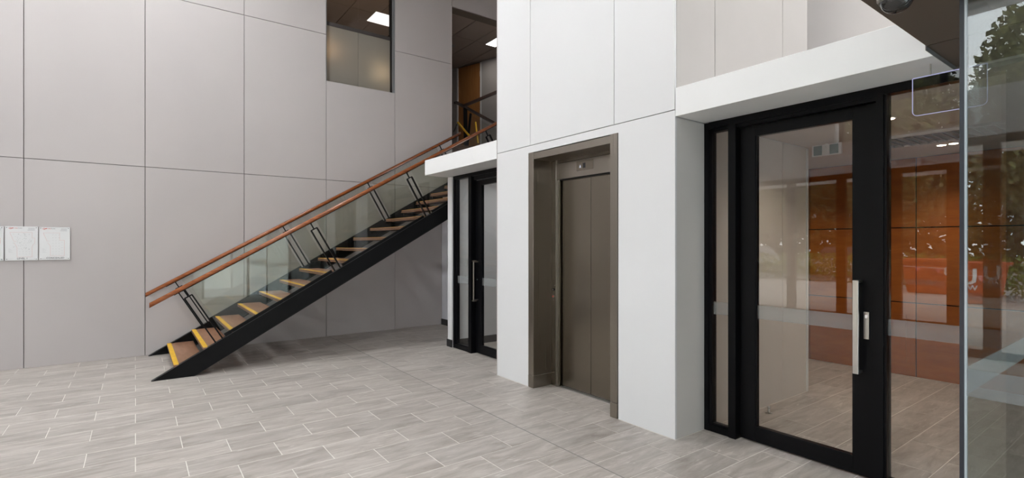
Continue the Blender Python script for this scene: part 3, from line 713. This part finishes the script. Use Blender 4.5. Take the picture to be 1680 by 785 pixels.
shapeB = [(.13, .18), (.66, .18), (.66, .40), (.81, .40), (.81, .88), (.36, .88), (.36, .58), (.27, .48), None, (.33, .43), (.25, .43)]
rnd = random.Random(3)
inA = [(rnd.uniform(.24, .80), rnd.uniform(.20, .68)) for _ in range(70)]+[(.44+.10*i, .74+.07*j_) for i in range(4) for j_ in range(2)]
inB = [(.44+.10*i, .24+.085*j_) for i in range(3) for j_ in range(8)]+[(.74, .46+.085*j_) for j_ in range(5)]
board(-1.012, -.831, .864, 1.132, 'white floor plan board at the left edge, cut by the frame', 'GROUND', shapeA, inA)
board(-.823, -.632, .864, 1.134, 'white floor plan board titled LEVEL 1', 'LEVEL 1', shapeA, inA)
board(-.625, -.436, .865, 1.132, 'white floor plan board titled CONCEALED, right end of the row', 'CONCEALED', shapeB, inB)

# ------------------------------------------------------------------ rest of the atrium: glazed front, ceiling, rear wall
XFc = -2.6
fa = sroot('window_3', (XFc, 2.5, 0))
ypos = [4.28, 3.57, 2.92, 2.285, 1.74, 1.1, .4, -.4, -1.2]
for y in ypos: MB().box(XFc-.06, XFc, y-.055, y+.055, 0, 1.90).obj('mullion', M_black, fa)
for a, b in zip(ypos[1:], ypos[:-1]):
    MB().box(XFc-.04, XFc-.01, a+.055, b-.055, 0, .07).obj('bottom_rail', M_black, fa)
    g_ = MB().box(XFc-.03, XFc-.025, a+.055, b-.055, .07, 1.86).obj('pane', M_glass_out, fa)
    MB().box(XFc-.024, XFc-.0225, a+.055, b-.055, .50, .56).obj('frosted_strip', M_film, g_)
MB().box(XFc-.06, XFc, -1.3, 4.34, 1.86, 1.93).obj('head', M_black, fa)
structure(MB().box(XFc-.15, XFc, 3.0, 5.72, 2.35, 3.05).box(XFc-.15, XFc, 4.34, 5.72, 0, 1.93).box(XFc-.15, XFc, -1.6, 5.72, 1.93, 2.35).box(XFc-.15, XFc, -1.6, 5.72, 3.05, CEIL).box(XFc-.15, XFc, -1.6, -1.2, 0, 2.35).obj('wall_left', M_white))
for y in [2.92, 1.74, .4, -1.2]: MB().box(XFc-.08, XFc-.02, y-.03, y+.03, 2.35, 3.05).parts('high_mullion', M_black, fa)
MB().box(XFc-.05, XFc-.045, -1.2, 3.0, 2.35, 3.05).obj('high_pane', M_glass_out, fa)
structure(MB().box(XFc-.15, 4.9, -1.6, 5.76, CEIL, CEIL+.1).obj('ceiling', M_ceil))
# wall behind the camera; both glazed openings are added to light the right side
structure(MB().box(XFc-.15, .95, -1.62, -1.5, 0, CEIL).box(2.45, 4.8, -1.62, -1.5, 0, 1.9).box(2.6, 3.6, -1.62, -1.5, 1.9, 4.3).box(.95, 2.6, -1.62, -1.5, 1.66, CEIL).box(4.6, 4.8, -1.62, -1.5, 1.9, CEIL).box(2.6, 4.6, -1.62, -1.5, 4.3, CEIL).obj('wall_front', M_white))
w4 = sroot('fill_opening_high', (3.6, -1.55, 1.9))  # unseen high opening added to light the upper recess wall
for x in (3.62, 4.58): MB().box(x-.02, x+.02, -1.60, -1.53, 1.9, 4.3).obj('mullion', M_black, w4)
MB().box(3.6, 4.6, -1.57, -1.565, 1.9, 4.3).obj('pane', M_glass_out, w4)
w5 = sroot('fill_opening_low', (1.7, -1.55, 0))  # unseen low opening added to light the recess return and soffit
for x in (.97, 1.7, 2.43): MB().box(x-.02, x+.02, -1.60, -1.53, 0, 1.66).obj('mullion', M_black, w5)
MB().box(.95, 2.45, -1.57, -1.565, 0, 1.66).obj('pane', glass('tinted_glass', (.30, .32, .31), 1.0), w5)
M_aled = emit('atrium_fill', (.955, .985, 1), E_PANEL)
for i, (x, y) in enumerate(ATRIUM_FILL):
    nm = ['above the stairs', 'in the far left corner', 'nearest the camera', 'beyond the entrance bulkhead'][i]
    led_panel(x-.35, x+.35, y-.35, y+.35, CEIL-.001, 'added unseen ceiling panel brightening the tall lobby, '+nm, M_aled if i < 3 else emit('atrium_fill_small', (.955, .985, 1), 24))

structure(MB().box(-4.0, XFc-.16, -1.6, 5.72, 1.96, 2.06).obj('sky_shade_canopy', M_white))  # unseen canopy added to keep high sky off the lower facade glass
# ------------------------------------------------------------------ outdoors, seen mirrored in the glass
gd = structure(MB().box(-45, XFc-.16, -30, 40, -.12, -.03).obj('ground', plain('pale_concrete_paving', (.42, .38, .34), .9, var=.08, scale=1.5)))
M_leaf = plain('tree_leaves', (.17, .17, .065), .7, var=.8, scale=2.5)
M_bark = plain('bark', (.07, .05, .035), .9, var=.2, scale=10)
def foliage(cx, cy, cz, rx, ry, rz, n, size, seed):
    r = random.Random(seed); bm = bmesh.new()
    for _ in range(n):
        while True:
            p = Vector((r.uniform(-1, 1), r.uniform(-1, 1), r.uniform(-1, 1)))
            if .15 < p.length < 1: break
        c = Vector((cx+p.x*rx, cy+p.y*ry, cz+p.z*rz))*S
        u = Vector((r.uniform(-1, 1), r.uniform(-1, 1), r.uniform(-1, 1))).normalized(); v = u.orthogonal().normalized()
        k = size*r.uniform(.6, 1.4)
        bm.faces.new([bm.verts.new(c+u*k), bm.verts.new(c+v*k*.5), bm.verts.new(c-u*k), bm.verts.new(c-v*k*.5)])
    m_ = MB(); m_.bm.free(); m_.bm = bm; return m_
tl = ['leftmost', 'second', 'third', 'fourth', 'fifth', 'sixth', 'last']
for i, (x, y, h_, rr) in enumerate([(-17, -6.6, 7.6, 2.1), (-17, -2.2, 8.0, 2.1), (-17, 2.2, 8.4, 2.1), (-17, 6.6, 8.0, 2.1), (-17, 11.0, 8.8, 2.1), (-17, 15.4, 8.2, 2.1), (-17, 19.8, 8.6, 2.1)]):
    t = thing('tree', 'leafy street tree outside, '+tl[i]+' of the row mirrored in the glass', 'tree', (x, y, 0), 'street trees mirrored in the glass')
    MB().tube((x, y, -.03), (x+.05, y+.1, h_*.6), .16, 10, .09).tube((x, y, h_*.35), (x+.8, y+.7, h_*.75), .07, 8, .03).tube((x, y, h_*.3), (x-.5, y-.9, h_*.7), .07, 8, .03).obj('trunk', M_bark, t)
    foliage(x, y, h_*.58, rr, rr, h_*.42, 11000, .19, i).obj('foliage', M_leaf, t)['kind'] = 'stuff'
M_hedge = plain('hedge_leaves', (.16, .22, .030), .7, var=.35, scale=3)
tb = foliage(-24, 7, 2.6, 2.5, 26, 2.8, 26000, .34, 77).obj('tree_belt', M_leaf); tb['kind'] = 'stuff'; tag(tb, 'dense belt of trees far outside behind the street trees', 'trees')
hg = foliage(-10.2, 4.2, .35, .45, 7.5, .42, 9000, .07, 50).obj('hedge', M_hedge); hg['kind'] = 'stuff'; tag(hg, 'low yellow green hedge outside behind the orange bin', 'hedge')
sb = thing('skip_bin', 'orange waste skip bin outside, mirrored in the glass', 'skip', (-8.1, 2.9, 0))
M_or = plain('orange_paint', (.50, .085, .020), .5, var=.1, scale=3)
mb = MB(); mb.prism([(2.07, .67), (3.85, .67), (3.75, -.02), (2.17, -.02)], 'x', -9.1, -8.1); mb.obj('body', M_or, sb)
MB().box(-8.13, -8.06, 2.05, 3.87, .62, .67).box(-9.13, -8.07, 2.03, 2.08, .62, .67).box(-9.13, -8.07, 3.84, 3.89, .62, .67).parts('rim', M_or, sb)
R = Matrix.Rotation(math.pi/2, 4, 'Z') @ Matrix.Rotation(math.pi/2, 4, 'X')
M_bt = plain('white_lettering', (.85, .85, .82), .6)
for txt, sz_, y, z in (('U.r.D', .60, 2.72, .42), ('WASTE', .20, 2.50, .24), ('000 ooo', .14, 2.8, .14)):
    link('lettering', text_mesh(txt, sz_, M_bt, Matrix.Translation(s3((-8.095, y, z))) @ R, True), sb)
tc_ = thing('traffic_bollard', 'orange temporary traffic post outside beside the skip bin', 'bollard', (-7.6, 3.95, 0))
MB().tube((-7.6, 3.95, -.03), (-7.6, 3.95, .02), .26, 8, .2).tube((-7.6, 3.95, .02), (-7.6, 3.95, .62), .11, 14, .07).obj('post', M_or, tc_)
MB().tube((-7.6, 3.95, .36), (-7.6, 3.95, .48), .098, 14, .09).obj('reflective_band', M_bt, tc_)
bt = thing('flag_bunting', 'pink flag bunting strung in front of the skip bin', 'bunting', (-7.6, 3.3, .5))
MB().bar((-7.6, 3.86, .55), (-7.6, 1.9, .46), .01, .01).obj('cord', M_bt, bt)
M_fl = plain('pink_flag', (.85, .20, .18), .7)
for k in range(6):
    y = 3.75-k*.32; MB().prism([(y-.05, .54-k*.012), (y+.05, .54-k*.012), (y, .44-k*.012)], 'x', -7.604, -7.598).obj('flag', M_fl, bt)
for i, (x, y, col) in enumerate([(-12.6, 6.6, (.6, .6, .62)), (-12.8, 9.9, (.5, .52, .55))]):
    c = thing('car', ['pale grey parked hatchback outside beyond the hedge', 'silver parked car outside at the far end of the hedge'][i], 'car', (x, y, 0))
    M_car = plain('car_paint', col, .25, metal=.3)
    MB().prism([(y-1.3, .12), (y+1.3, .12), (y+1.35, .42), (y+1.2, .52), (y-1.2, .55), (y-1.35, .40)], 'x', x-.5, x+.5).obj('body', M_car, c)
    MB().prism([(y-.95, .53), (y+.75, .50), (y+.42, .88), (y-.6, .90)], 'x', x-.45, x+.45).obj('cabin', plain('car_window', (.03, .035, .04), .1), c)
    for yy in (y-.85, y+.85):
        for xx in (x-.5, x+.42): MB().tube((xx, yy, .17), (xx+.08, yy, .17), .30, 18).parts('wheel', M_dark, c)
